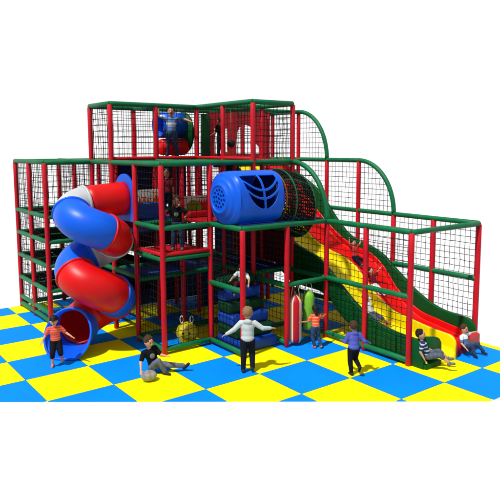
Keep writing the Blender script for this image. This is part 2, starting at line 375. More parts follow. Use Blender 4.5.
# ------------------------------------------------------------ play panels
def wall_with_opening(name, label, cat, x0, x1, z0, z1, y, op, m, t=.03):
    bm = bmesh.new()
    prism(bm, [(x0*U, z0*U), (x1*U, z0*U), (x1*U, z1*U), (x0*U, z1*U)], 'y', y*U, (y+t)*U)
    cu = bmesh.new(); prism(cu, [(a*U, b*U) for a, b in op], 'y', (y-.1)*U, (y+t+.1)*U)
    me = bpy.data.meshes.new('c'); cu.to_mesh(me); cu.free(); co = bpy.data.objects.new('c', me); COL.objects.link(co)
    b = evaluated(bm, [('BOOLEAN', dict(object=co, operation='DIFFERENCE', solver='EXACT'))])
    bpy.data.objects.remove(co); bpy.data.meshes.remove(me)
    bmesh.ops.translate(b, verts=b.verts, vec=-T((x0+x1)/2, y, z0))
    o = obj(name, b, m, smooth=False); o.location = T((x0+x1)/2, y, z0); tag(o, label, cat); return o
_ar = [(4.32, 3.42), (5.0, 3.42), (5.0, 3.62), (4.93, 3.72), (4.93, 3.86)] + [(4.66+.27*math.cos(t), 3.86+.2*math.sin(t)) for t in [math.pi*k/10 for k in range(1, 10)]] + [(4.39, 3.86), (4.39, 3.7), (4.32, 3.62)]
MT['pred'] = mat('red_panel_board', (200, 16, 30), .4, .4, var=.08)
wall_with_opening('entry_panel', 'red board with an arched wavy opening at the top of the slide', 'play panel', 5.02, 5.98, 3.3, 4.3, Y[5]-.07,
    [(5.14, 3.4), (5.78, 3.4), (5.78, 3.56), (5.66, 3.66), (5.62, 3.86)]+[(5.4+.22*math.cos(t), 3.88+.16*math.sin(t)) for t in [math.pi*k/10 for k in range(1, 10)]]+[(5.16, 3.86)], MT['pred'])
wall_with_opening('doorway_panel', 'red board with a square doorway beside the green board on the top tier', 'play panel', 4.47, 5.0, 3.33, 4.28, Y[5]-.07,
    [(4.58, 3.42), (4.92, 3.42), (4.92, 3.95), (4.58, 3.95)], MT['pred'])
o = obj('green_board', bbox(T(X[3]+.06, Y[5]-.09, 3.33), T(4.45, Y[5]-.05, 4.25), .015), MT['dgreen']); tag(o, 'narrow dark green upright board beside the red doorway board on the top tier', 'play panel')

# blue tube and red roller seen through the top tier
t_ = thing('crawl_tunnel', 'blue crawl tunnel over a red roller with dark green end ring, top tier', 'tunnel', T(4.05, 2.25, 3.3))
bm = bmesh.new(); tube(bm, [T(3.55, 2.2, 4.02), T(3.8, 2.2, 4.02), T(4.1, 2.2, 4.02)], .27*U, 32, caps=False); bm = evaluated(bm, [('SOLIDIFY', dict(thickness=.02))]); obj('tunnel_tube', bm, MT['blue'], t_)
bm = bmesh.new(); tube(bm, [T(3.5, 2.05, 3.56), T(3.55, 2.05, 3.56), T(4.08, 2.05, 3.56), T(4.12, 2.05, 3.56)], [.15*U, .17*U, .17*U, .15*U], 28); obj('roller', bm, MT['tred'], t_)
bm = bmesh.new(); tube(bm, [T(4.13, 2.2, 3.86), T(4.17, 2.2, 3.86)], .44*U, 40); obj('end_ring', bm, MT['dgreen'], t_)

# mural boards of the ball pool
def mural(name, label, x0, x1, y, z0, z1, shapes):
    t = thing(name, label, 'mural panel', T((x0+x1)/2, y, z0), 0, 'mural boards inside the frame')
    obj('board', bbox(T(x0, y, z0), T(x1, y+.03, z1), .01), MT['cream'], t)
    for k, (poly, m, nm) in enumerate(shapes):
        bm = bmesh.new(); prism(bm, [((x0+(x1-x0)*a)*U, (z0+(z1-z0)*b)*U) for a, b in poly], 'y', (y-.006*(k+1))*U, (y-.001)*U); flat(obj(nm, bm, MT[m], t))
def flames(n, a0, a1, b0, b1, b2):
    p = [(a0, b0)]
    for k in range(n): p += [(a0+(a1-a0)*k/n, b1+.05*(k % 2)), (a0+(a1-a0)*(k+.5)/n, b2-.06*(k % 2))]
    return p+[(a1, b1), (a1, b0)]
mural('mural_panel', 'cream mural board with red grass tufts behind the long red padded bar', X[2]+.08, X[3]-.06, Y[4]+.05, 2.26, 2.62, [(flames(9, .38, .98, .2, .55, .86), 'mred', 'red_grass'), ([(.08, .05), (.34, .05), (.5, .35), (.4, .7), (.2, .8), (.08, .6)], 'olive', 'green_bush'), ([(0, 0), (1, 0), (1, .18), (0, .14)], 'mred', 'red_band')])
mural('mural_panel', 'cream mural board with orange flame shapes behind the front red post', X[2]-.62, X[2]+.04, Y[4]+.9, 2.26, 2.72, [(flames(4, .1, .62, .05, .4, .75), 'orange', 'orange_flame'), ([(.7, .05), (.95, .05), (.95, .6), (.82, .8), (.7, .5)], 'orange', 'orange_leaf')])
o = obj('foam_beam', bbox(T(X[1]+.08, Y[4]+.06, 2.24), T(X[2]-.3, Y[4]+.5, 2.52), .05, 4), MT['vblue']); tag(o, 'blue padded foam beam inside the frame beside the tube slide mounting plate', 'foam beam')
o = obj('foam_bar', bbox(T(X[2]+.08, Y[4]-.16, 2.235), T(X[3]-.06, Y[4]-.02, 2.34), .04, 4), MT['vred']); tag(o, 'long red padded bar lying in front of the red grass mural', 'foam beam')

# ------------------------------------------------------------ spiral tube slide
def tube_slide():
    cx, cy, RR, r0, r1 = 1.49, .78, .345, .31, .345
    root = thing('tube_slide', 'enclosed spiral tube slide in alternating blue, red and white plastic sections', 'tube slide', T(cx, cy, 0))
    pts = []      # (pos, radius, phi)
    z0, z1 = 2.62, .39
    a0, a1 = 90., 90+768.
    yexit = math.radians(a1)
    pts.append((Vector((X[1], cy+RR, z0)), r0, 60))
    for k in range(1, 6): pts.append((Vector((X[1]+(cx-X[1])*k/6, cy+RR, z0-.01*k)), r0, 60))
    N = 240
    for k in range(N+1):
        s = k/N; a = math.radians(a0+(a1-a0)*s)
        z = z0-.06-(z0-.06-z1)*s**1.13
        pts.append((Vector((cx+RR*math.cos(a), cy+RR*math.sin(a), z)), r0+(r1-r0)*min(1, s*1.2), a0+(a1-a0)*s))
    h = math.radians(a1+90); d = Vector((math.cos(h), math.sin(h), -.035)); e = pts[-1][0]
    for k in range(1, 10): pts.append((e+d*.078*k, r1, 900+k))
    segs = [('tred', 0, 88), ('white', 88, 160), ('blue', 160, 280), ('tred', 280, 346), ('white', 346, 446), ('blue', 446, 540), ('tred', 540, 662), ('blue', 662, 716), ('tred', 716, 857), ('blue', 857, 2000)]
    P = [p[0] for p in pts]; n = 44
    # frames
    tans = [(P[min(i+1, len(P)-1)]-P[max(i-1, 0)]).normalized() for i in range(len(P))]
    def ring(i, r):
        t = tans[i]; b = t.cross(Vector((0, 0, 1))).normalized(); u = b.cross(t)
        out = []
        for k in range(n):
            a = 2*math.pi*k/n; v = P[i]+(b*math.cos(a)+u*math.sin(a))*r
            out.append(v)
        return out
    L = len(P)
    for m, lo, hi in segs:
        idx = [i for i in range(L) if lo <= pts[i][2] <= hi]
        if idx[-1] < L-1: idx.append(idx[-1]+1)
        bm = bmesh.new(); rows = []
        for q_, i in enumerate(idx):
            r = pts[i][1]
            last = (hi == 2000)
            vs = ring(i, r)
            if last:      # raked mouth: the bottom reaches further than the roof
                f = max(0, (i-(L-14))/13)
                t = tans[i]; u = t.cross(Vector((0, 0, 1))).normalized().cross(t)
                vs = [v+t*(-.46*f*(.5+.5*(v-P[i]).dot(u)/r)) for v in vs]
                if i >= L-2: vs = [P[i]+(v-P[i])*(1.08 if i == L-2 else 1.17) for v in vs]
                vs = [Vector((v.x, v.y, max(v.z, .012))) for v in vs]
            rows.append([bm.verts.new(v*U) for v in vs])
        for a, b in zip(rows, rows[1:]):
            for k in range(n): bm.faces.new((a[k], a[(k+1) % n], b[(k+1) % n], b[k]))
        bmesh.ops.recalc_face_normals(bm, faces=bm.faces)
        bm = evaluated(bm, [('SOLIDIFY', dict(thickness=.014, offset=-1))])
        s = obj('tube_section', bm, MT[m], root)
        # bolted collar at the start of every section
        i = idx[0]
        if 0 < i < L-3:
            bm = bmesh.new(); t = tans[i]; rr = pts[i][1]
            rows = []
            for off, ex in ((-.022, -.002), (-.020, .018), (-.003, .022), (.003, .022), (.020, .018), (.022, -.002)):
                rows.append([bm.verts.new((v+(v-P[i]).normalized()*ex+t*off)*U) for v in ring(i, rr)])
            for a, b in zip(rows, rows[1:]):
                for k in range(n): bm.faces.new((a[k], a[(k+1) % n], b[(k+1) % n], b[k]))
            o = obj('collar', bm, MT[m], s, world=False)
            o.data.transform(Matrix.Translation(-Vector(root.location)))
    # rolled lip of the mouth
    i = L-1; t = tans[i]; u = t.cross(Vector((0, 0, 1))).normalized().cross(t); vs = ring(i, r1*1.17)
    vs = [v+t*(-.46*(.5+.5*(v-P[i]).dot(u)/r1/1.17)) for v in vs]; vs = [Vector((v.x, v.y, max(v.z, .02))) for v in vs]
    bm = bmesh.new(); tube(bm, [v*U for v in vs], .022*U, 8, closed=True); obj('mouth_lip', bm, MT['blue'], root)
    # mounting plate: arch topped blue board with round hole
    yc = cy+RR; rr = .41
    arch = [(yc-rr, 2.2), (yc+rr, 2.2)]+[(yc+rr*math.cos(t), z0+.02+rr*math.sin(t)*1.05) for t in [math.pi*k/20 for k in range(21)]]
    bm = bmesh.new(); prism(bm, [(a*U, b*U) for a, b in arch], 'x', (X[1]-.03)*U, (X[1]+.02)*U)
    cu = bmesh.new(); tube(cu, [T(X[1]-.2, yc, z0), T(X[1]+.2, yc, z0)], (r0-.01)*U, 40)
    bmesh.ops.recalc_face_normals(cu, faces=cu.faces)
    me = bpy.data.meshes.new('c'); cu.to_mesh(me); cu.free(); co = bpy.data.objects.new('c', me); COL.objects.link(co)
    b = evaluated(bm, [('BOOLEAN', dict(object=co, operation='DIFFERENCE', solver='EXACT')), ('BEVEL', dict(width=.012, segments=2))])
    bpy.data.objects.remove(co); bpy.data.meshes.remove(me)
    flat(obj('mounting_plate', b, MT['blue'], root))
tube_slide()

# ------------------------------------------------------------ twin wave slide
def interp(tab, y):
    for (y0, z0), (y1, z1) in zip(tab, tab[1:]):
        if y1 <= y <= y0:
            k = [t[0] for t in tab].index(y0)
            def sl(i):
                i = max(0, min(len(tab)-1, i)); a, b = max(0, i-1), min(len(tab)-1, i+1)
                return (tab[b][1]-tab[a][1])/(tab[b][0]-tab[a][0])
            h = y1-y0; s = (y-y0)/h
            return (2*s**3-3*s**2+1)*z0+(s**3-2*s**2+s)*h*sl(k)+(-2*s**3+3*s**2)*z1+(s**3-s**2)*h*sl(k+1)
    return tab[-1][1] if y < tab[-1][0] else tab[0][1]
WT = [(2.1, 3.45), (1.62, 3.10), (1.2, 2.75), (.75, 2.38), (.11, 1.96), (-.28, 1.68), (-.54, 1.59), (-.92, 1.49), (-1.27, 1.29), (-1.6, 1.04), (-1.94, .80), (-2.2, .66), (-2.45, .56), (-2.84, .485), (-3.2, .465), (-3.42, .46)]
WF = [(2.6, 3.42), (2.0, 3.14), (1.62, 2.97), (.99, 2.66), (.68, 2.42), (.33, 2.05), (0, 1.76), (-.26, 1.62), (-.61, 1.54), (-1.08, 1.37), (-1.34, 1.18), (-1.59, 1.01), (-1.96, .76), (-2.44, .55), (-2.88, .49), (-3.42, .47)]
ST = [(2.1, 3.15), (1.62, 2.72), (1.3, 2.4), (.97, 2.08), (.47, 1.70), (0, 1.42), (-.45, 1.27), (-.82, 1.19), (-1.15, .98), (-1.55, .56), (-2.05, .26), (-2.5, .17), (-3.0, .10), (-3.42, .07)]
W = lambda y: interp(WT, y)
S = lambda y: interp(ST, y)

def wave_slide():
    root = thing('wave_slide', 'wide wavy slide with a yellow lane, a red lane and dark green walls', 'slide', T(6.07, -.9, 0))
    ys = [2.1-k*(2.1+3.42)/110 for k in range(111)]
    def lane(x0, x1, m, ye=-3.42):
        bm = bmesh.new(); rows = []; nx = 14
        for y in [max(v, ye) if v > ye else ye-.0001*k for k, v in enumerate(ys)]:
            row = []
            for k in range(nx+1):
                s = k/nx; e = max(0, abs(s-.5)*2-.72)/.28
                row.append(bm.verts.new(T(x0+(x1-x0)*s, y, S(y)+.09*e*e)))
            rows.append(row)
        # front nose dropping to the floor
        for dy, f in ((.03, .8), (.045, .4), (.05, .0)):
            rows.append([bm.verts.new(T(v.co.x/U, ye-.012-dy, .004+(v.co.z/U-.004)*f)) for v in rows[110]])
        for a, b in zip(rows, rows[1:]):
            for k in range(nx): bm.faces.new((a[k], a[k+1], b[k+1], b[k]))
        bm = evaluated(bm, [('SOLIDIFY', dict(thickness=.02, offset=-1))])
        obj('slide_lane', bm, MT[m], root)
    lane(5.23, 6.03, 'yellow'); lane(6.11, 6.90, 'tred', -3.31)
    def wall(x0, x1, m, topf, botf, name, yend=-3.47, rnd=.14):
        poly = [(y, topf(y)) for y in ys if y > yend+rnd]
        zt = topf(yend+rnd)
        poly += [(yend+rnd-rnd*math.sin(t), zt-rnd+rnd*math.cos(t)) for t in [math.pi/2*k/8 for k in range(0, 9)]]
        poly += [(yend, .004)]
        poly += [(y, min(botf(y), topf(y)-.05)) for y in reversed(ys) if y > yend+.12]
        bm = bmesh.new(); prism(bm, [(a*U, b*U) for a, b in poly], 'x', x0*U, x1*U)
        es = [e for e in bm.edges if abs(e.verts[0].co.x-e.verts[1].co.x) < 1e-5]
        bmesh.ops.bevel(bm, geom=es, offset=.018, segments=2, affect='EDGES', profile=.5)
        obj(name, bm, MT[m], root)
    def under(y):
        tab = [(2.2, 2.9), (1.7, 2.4), (1.0, 1.7), (.2, 1.1), (-.22, .86), (-1.0, .84), (-1.3, .78), (-1.55, .52), (-1.9, .32), (-2.25, .06), (-2.5, .004), (-3.5, .004)]
        for (a, b), (c, d) in zip(tab, tab[1:]):
            if c <= y <= a: return b+(d-b)*(a-y)/(a-c)
        return .004
    wall(5.17, 5.25, 'dgreen', W, under, 'side_wall'); wall(6.87, 6.95, 'dgreen', lambda y: interp(WF, y), under, 'side_wall', rnd=.2, yend=-3.27)
    div = lambda y: S(y)+.18+.13*max(0, min(1, (-.9-y)/.6))
    wall(6.02, 6.07, 'yellow', div, lambda y: max(.004, S(y)-.05), 'lane_divider', rnd=.16)
    wall(6.075, 6.12, 'tred', lambda y: div(y)-.006, lambda y: max(.004, S(y)-.05), 'lane_divider', rnd=.17)
    # moulded red flare inside the far wall
    wall(6.84, 6.872, 'tred', lambda y: S(y)+.16, lambda y: max(.004, S(y)-.04), 'inner_lip', rnd=.15, yend=-3.28)
    wall(5.248, 5.275, 'yellow', lambda y: S(y)+.1, lambda y: max(.004, S(y)-.04), 'inner_lip', rnd=.08, yend=-3.45)
    # end boards that face the floor area
    bm = bbox(T(5.19, -3.52, .004), T(5.60, -3.385, .09), .035, 4); obj('end_bolster', bm, MT['dgreen'], root)
    poly = [(5.18, .004), (5.74, .004), (5.74, .26)]+[(5.54+.20*math.cos(t), .26+.19*math.sin(t)) for t in [math.pi/2*k/7 for k in range(1, 8)]]+[(5.18, .52)]
    bm = bmesh.new(); prism(bm, [(a*U, b*U) for a, b in poly], 'y', -3.40*U, -3.345*U); obj('end_board', bm, MT['dgreen'], root)
    poly = [(6.13, .004), (6.86, .004), (6.86, .24)]+[(6.70+.16*math.cos(t), .24+.06*math.sin(t)) for t in [math.pi/2*k/7 for k in range(1, 8)]]+[(6.3, .28), (6.13, .30)]
    bm = bmesh.new(); prism(bm, [(a*U, b*U) for a, b in poly], 'y', -3.40*U, -3.32*U)
    bmesh.ops.bevel(bm, geom=[e for e in bm.edges if e.calc_face_angle(0) > .6 and abs(e.verts[0].co.y-e.verts[1].co.y) < 1e-5], offset=.012, segments=2, affect='EDGES'); obj('end_board', bm, MT['tred'], root)
    # stiffening ribs on the outer green side
    for y in (-2.9, -2.45, -1.95, -1.45, -.95, -.45):
        bm = bbox(T(5.152, y-.02, max(.02, under(y)+.04)), T(5.172, y+.02, W(y)-.06), .006); obj('rib', bm, MT['dgreen'], root)
wave_slide()

# ------------------------------------------------------------ blue bubble capsule
def capsule():
    root = thing('lookout_capsule', 'glossy blue plastic capsule with leaf shaped window and round porthole above the green rail', 'play capsule', T(3.7, -.77, H1+.05))
    x0, x1, yc, zc, R = 3.20, 4.13, -.77, 2.68, .465
    NX, NA = 150, 300
    def win(u, a):       # u 0..1 along, a = angle above the -y axis in degrees
        s, t = (u-.53)/.40, (a-16)/37.          # local coords, t up
        # D shape: flat top, rounded bottom
        if t > .95 or t < -1: return False
        half = .98*math.sqrt(max(0, 1-((.95-t)/1.95)**2.2))*(1.0 if t < .9 else 1)
        sx = s+.12*(t)                # lean
        if abs(sx) > half: return False
        if abs(sx-.02) < .055: return False           # mullion
        for c in (.05, -.42):           # two curved ribs
            rad = t-(c+.62*sx*sx*1.0)
            if abs(rad) < .07: return False
        return True
    bm = bmesh.new(); rows = []
    def prof(u):     # slight barrel with stepped ends
        if u < .04: return .90+.06*(u/.04)
        if u < .14: return .96+.03*((u-.04)/.10)
        if u < .17: return .99+.01*(u-.14)/.03
        return 1.0-.0*u
    for i in range(NX+1):
        u = i/NX
        row = []
        for k in range(NA):
            a = 2*math.pi*k/NA; c, s = math.cos(a), math.sin(a)
            e = 2.7; rr = R*prof(u)/((abs(c)**e+abs(s)**e)**(1/e))
            row.append(bm.verts.new(T(x0+(x1-x0)*u, yc-c*rr, zc+s*rr)))
        rows.append(row)
    for i in range(NX):
        for k in range(NA):
            u = (i+.5)/NX; a = (k+.5)*360/NA; a = a if a < 180 else a-360
            if win(u, a): continue
            bm.faces.new((rows[i][k], rows[i][(k+1) % NA], rows[i+1][(k+1) % NA], rows[i+1][k]))
    loose = [v for v in bm.verts if not v.link_faces]; bmesh.ops.delete(bm, geom=loose, context='VERTS')
    bmesh.ops.recalc_face_normals(bm, faces=bm.faces)
    bm = evaluated(bm, [('SMOOTH', dict(factor=.5, iterations=2)), ('SOLIDIFY', dict(thickness=.022, offset=-1))])
    obj('shell', bm, MT['blue'], root)
    # left end: stepped dome with porthole of drilled holes, turned profile
    def lathe(prof_, n=56):
        b = bmesh.new(); rr = []
        for x, r in prof_: rr.append([b.verts.new(T(x, yc-r*math.cos(2*math.pi*k/n), zc+r*math.sin(2*math.pi*k/n))) for k in range(n)])
        for p, q_ in zip(rr, rr[1:]):
            for k in range(n): b.faces.new((p[k], p[(k+1) % n], q_[(k+1) % n], q_[k]))
        return b
    b = lathe([(x0+.02, .46), (x0-.01, .43), (x0-.03, .40), (x0-.035, .36), (x0-.07, .345), (x0-.085, .31), (x0-.09, .27), (x0-.125, .255), (x0-.13, .225), (x0-.118, .21), (x0-.10, .205)])
    obj('stepped_end', b, MT['blue'], root)
    b = bmesh.new(); tube(b, [T(x0-.115, yc, zc), T(x0-.095, yc, zc)], .21*U, 48)
    bmesh.ops.recalc_face_normals(b, faces=b.faces)
    cu = bmesh.new(); holes = [(0, 0)]+[(.078*math.cos(t), .078*math.sin(t)) for t in [math.pi/3*k+.3 for k in range(6)]]+[(.15*math.cos(t), .15*math.sin(t)) for t in [math.pi/6*k+.1 for k in range(12)]]
    for dy, dz in holes: tube(cu, [T(x0-.2, yc+dy, zc+dz), T(x0, yc+dy, zc+dz)], .029*U, 12)
    bmesh.ops.recalc_face_normals(cu, faces=cu.faces)
    me = bpy.data.meshes.new('c'); cu.to_mesh(me); cu.free(); co = bpy.data.objects.new('c', me); COL.objects.link(co)
    b = evaluated(b, [('BOOLEAN', dict(object=co, operation='DIFFERENCE', solver='EXACT'))]); bpy.data.objects.remove(co); bpy.data.meshes.remove(me)
    flat(obj('porthole_grille', b, MT['blue'], root))
    # collar ring towards the net tunnel; dark disc added to darken the window
    b = lathe([(x1-.01, .47), (x1+.03, .46), (x1+.04, .42), (x1+.03, .40)]); obj('end_collar', b, MT['blue'], root)
    b = bmesh.new(); tube(b, [T(x1-.03, yc, zc), T(x1-.01, yc, zc)], .44*U, 40); obj('added_backing', b, MT['navy'], root)
    for dy in (-.3, .3):
        obj('foot_pad', bbox(T(x0+.08, yc+dy-.05, H1+.062), T(x1-.1, yc+dy+.05, H1+.075), .01), MT['blue'], root)
capsule()

# ------------------------------------------------------------ net tunnel with hoops
def net_tunnel():
    root = thing('net_tunnel', 'round black net crawl tunnel with green hoops beside the blue capsule', 'net tunnel', T(4.6, -.77, 1.9))
    C = [Vector((4.19, -.77, 2.66)), Vector((4.4, -.75, 2.60)), Vector((4.62, -.72, 2.52)), Vector((4.84, -.70, 2.46))]
    rad = [.46, .56, .60, .59]
    def at(s):
        k = min(2, int(s*3)); f = s*3-k; return C[k].lerp(C[k+1], f), rad[k]*(1-f)+rad[k+1]*f
    bm = bmesh.new(); N = 40
    for i in range(13):
        c, r = at(i/12); tube(bm, [(c+Vector((0, r*math.cos(t), r*math.sin(t))))*U for t in [2*math.pi*k/32 for k in range(32)]], .011, 4, closed=True)
    for k in range(N):
        for tw in (0, .3):
            pts = []
            for i in range(13):
                c, r = at(i/12); t = 2*math.pi*k/N+tw*i/12
                pts.append((c+Vector((0, r*math.cos(t), r*math.sin(t))))*U)
            tube(bm, pts, .011, 4, caps=False)
    # end web
    c, r = at(1)
    for k in range(-9, 10):
        d = r*k/10; hh = math.sqrt(r*r-d*d)
        tube(bm, [(c+Vector((0, d, -hh)))*U, (c+Vector((.0, d, hh)))*U], .014, 4, caps=False); tube(bm, [(c+Vector((0, -hh, d)))*U, (c+Vector((.0, hh, d)))*U], .014, 4, caps=False)
    obj('mesh_sleeve', bm, MT['sleeve'], root)
    for s, m in ((.02, 'brope'), (.3, 'greenrope'), (.98, 'greenrope')):
        c, r = at(s); bm = bmesh.new(); tube(bm, [(c+Vector((0, r*math.cos(t), r*math.sin(t))))*U for t in [2*math.pi*k/48 for k in range(48)]], .018, 8, closed=True); obj('hoop', bm, MT[m], root)
    for t in (.35, 1.2, 2.4, 4.2, 5.3):
        bm = bmesh.new(); tube(bm, [(at(i/8)[0]+Vector((0, at(i/8)[1]*math.cos(t), at(i/8)[1]*math.sin(t))))*U for i in range(9)], .013, 6); obj('cross_bar', bm, MT['greenrope'], root)
net_tunnel()

# ------------------------------------------------------------ soft steps under the capsule
def soft_steps():
    root = thing('soft_steps', 'stack of rounded blue and green foam climbing steps under the blue capsule', 'foam steps', T(3.7, -.6, 0))
    for k in range(6):
        y0 = -1.12+.13*k; z0 = .02+.2*k
        bm = bbox(T(3.30, y0, z0), T(4.10, -.34 if k < 5 else .0, z0+.195), .075, 5)
        obj('step', bm, MT['stepblue' if k % 2 == 0 else 'stepgreen'], root)
soft_steps()

# ------------------------------------------------------------ hanging bags, bopper, hanging ball
def bag(name, label, x, y, z0, z1, r, mats, ztop):
    root = thing(name, label, 'punch bag', T(x, y, z0), 0, 'hanging punch bags')
    prof = [(0, .0), (.35, .003), (.75, .015), (.97, .06), (1, .12), (1, .5), (1, .84), (.85, .9), (.5, .955), (.24, .985), (.2, 1.0)]
    n = 24; bm = bmesh.new(); rows = []
    for f, h in prof: rows.append([bm.verts.new(T(x+r*f*math.cos(2*math.pi*k/n), y+r*f*math.sin(2*math.pi*k/n), z0+(z1-z0)*h)) for k in range(n)])
    for a, b in zip(rows, rows[1:]):
        for k in range(n):
            f = bm.faces.new((a[k], a[(k+1) % n], b[(k+1) % n], b[k])); f.material_index = ((k+2)//4) % 2 if len(mats) > 1 else 0
    bmesh.ops.remove_doubles(bm, verts=bm.verts, dist=.0005)
    obj('padded_body', bm, [MT[m] for m in mats], root)
    for s in (-1, 1):
        bm = bmesh.new(); tube(bm, [T(x+s*r*.8*.79, y-s*r*.8*.61, z0+(z1-z0)*.88), T(x+s*r*.3, y-s*r*.25, ztop-.02), T(x, y, ztop+.03)], .007, 6); obj('hanging_strap', bm, MT['rope'], root)
bag('punch_bag', 'red and white striped punch bag hanging on straps beside the red post', 4.38, -1.26, .04, .93, .115, ['bagred', 'bagw'], 1.10)
bag('punch_bag', 'lime green punch bag hanging behind the child in the orange top', 4.70, -1.26, .22, .97, .105, ['lime'], 1.10)

def bopper():
    c = (2.86, -.02); r = .195; z = r+.02
    root = thing('bopper_ball', 'yellow bouncing ball with two looped handles, on the floor behind the green rail', 'bouncing ball', T(*c, 0))
    bm = bmesh.new(); bmesh.ops.create_uvsphere(bm, u_segments=40, v_segments=24, radius=r*U, matrix=Matrix.Translation(T(*c, z))); 
    for v in bm.verts:
        d = v.co-T(*c, z); a = math.atan2(d.y, d.x); v.co = T(*c, z)+d*(1+.012*math.cos(8*a))
    obj('ball', bm, MT['bopper'], root)
    fd = Vector((-.57, -.82, 0)); sd_ = Vector((.82, -.57, 0))
    for s in (-1, 1):
        b0 = Vector((*c, z))+sd_*s*.07+Vector((0, 0, r*.92))
        bm = bmesh.new(); tube(bm, [(b0+sd_*(s*.02+.03*math.sin(t))+Vector((0, 0, .10*(1-math.cos(t))/2*1.3)))*U for t in [2*math.pi*k/14 for k in range(14)]], .010, 6, closed=True); obj('handle', bm, MT['cream'], root)
        bm = bmesh.new(); e = (Vector((*c, z))+(fd*.93+sd_*s*.28+Vector((0, 0, .18))).normalized()*r*1.0)*U
        bmesh.ops.create_uvsphere(bm, u_segments=14, v_segments=10, radius=.026, matrix=Matrix.Translation(e)); obj('eye', bm, MT['black'], root)
    bm = bmesh.new(); tube(bm, [(Vector((*c, z))+(fd*1+sd_*.42*math.cos(t)+Vector((0, 0, -.05-.3*math.sin(t)))).normalized()*r*1.01)*U for t in [math.pi*k/12 for k in range(13)]], .007, 6); obj('mouth', bm, MT['black'], root)
bopper()
root = thing('hanging_ball', 'small black ball hanging on a cord before the red boards, top tier', 'hanging ball', T(4.95, 1.3, 3.55))
bm = bmesh.new(); bmesh.ops.create_uvsphere(bm, u_segments=24, v_segments=16, radius=.085*U, matrix=Matrix.Translation(T(4.72, 1.2, 3.63))); obj('ball', bm, MT['black'], root)
bm = bmesh.new(); tube(bm, [T(4.72, 1.2, 3.7), T(4.72, 1.2, 4.36)], .006, 6); obj('cord', bm, MT['rope'], root)

# ------------------------------------------------------------ children
def frame_to(d, hint=Vector((0, 1, 0))):
    z = Vector(d).normalized(); y = (hint-z*hint.dot(z))
    if y.length < .05: y = Vector((0, 0, 1))-z*z.z
    y.normalize(); x = y.cross(z); return Matrix((x, y, z)).transposed()
def ell(bm, c, rad, rot=Matrix.Identity(3), seg=16):
    m = Matrix.Translation(Vector(c)) @ rot.to_4x4() @ Matrix.Diagonal((*rad, 1))
    bmesh.ops.create_icosphere(bm, subdivisions=3, radius=1, matrix=m)
def cone(bm, a, b, ra, rb, n=12):
    a, b = Vector(a), Vector(b); d = b-a; L = d.length or 1e-4; d /= L
    pts, rs = [], []
    for t in (0.05, .4, .75, 1): pts.append(a-d*ra*math.cos(math.pi/2*t)); rs.append(max(.0008, ra*math.sin(math.pi/2*t)))
    for t in (1, .75, .4, .05): pts.append(b+d*rb*math.cos(math.pi/2*t)); rs.append(max(.0008, rb*math.sin(math.pi/2*t)))
    tube(bm, pts, rs, n)
def remesh(bm, vs, it=3):
    bmesh.ops.recalc_face_normals(bm, faces=bm.faces)
    return evaluated(bm, [('REMESH', dict(mode='VOXEL', voxel_size=vs, adaptivity=0)), ('SMOOTH', dict(factor=.5, iterations=it))])
_ell = ell
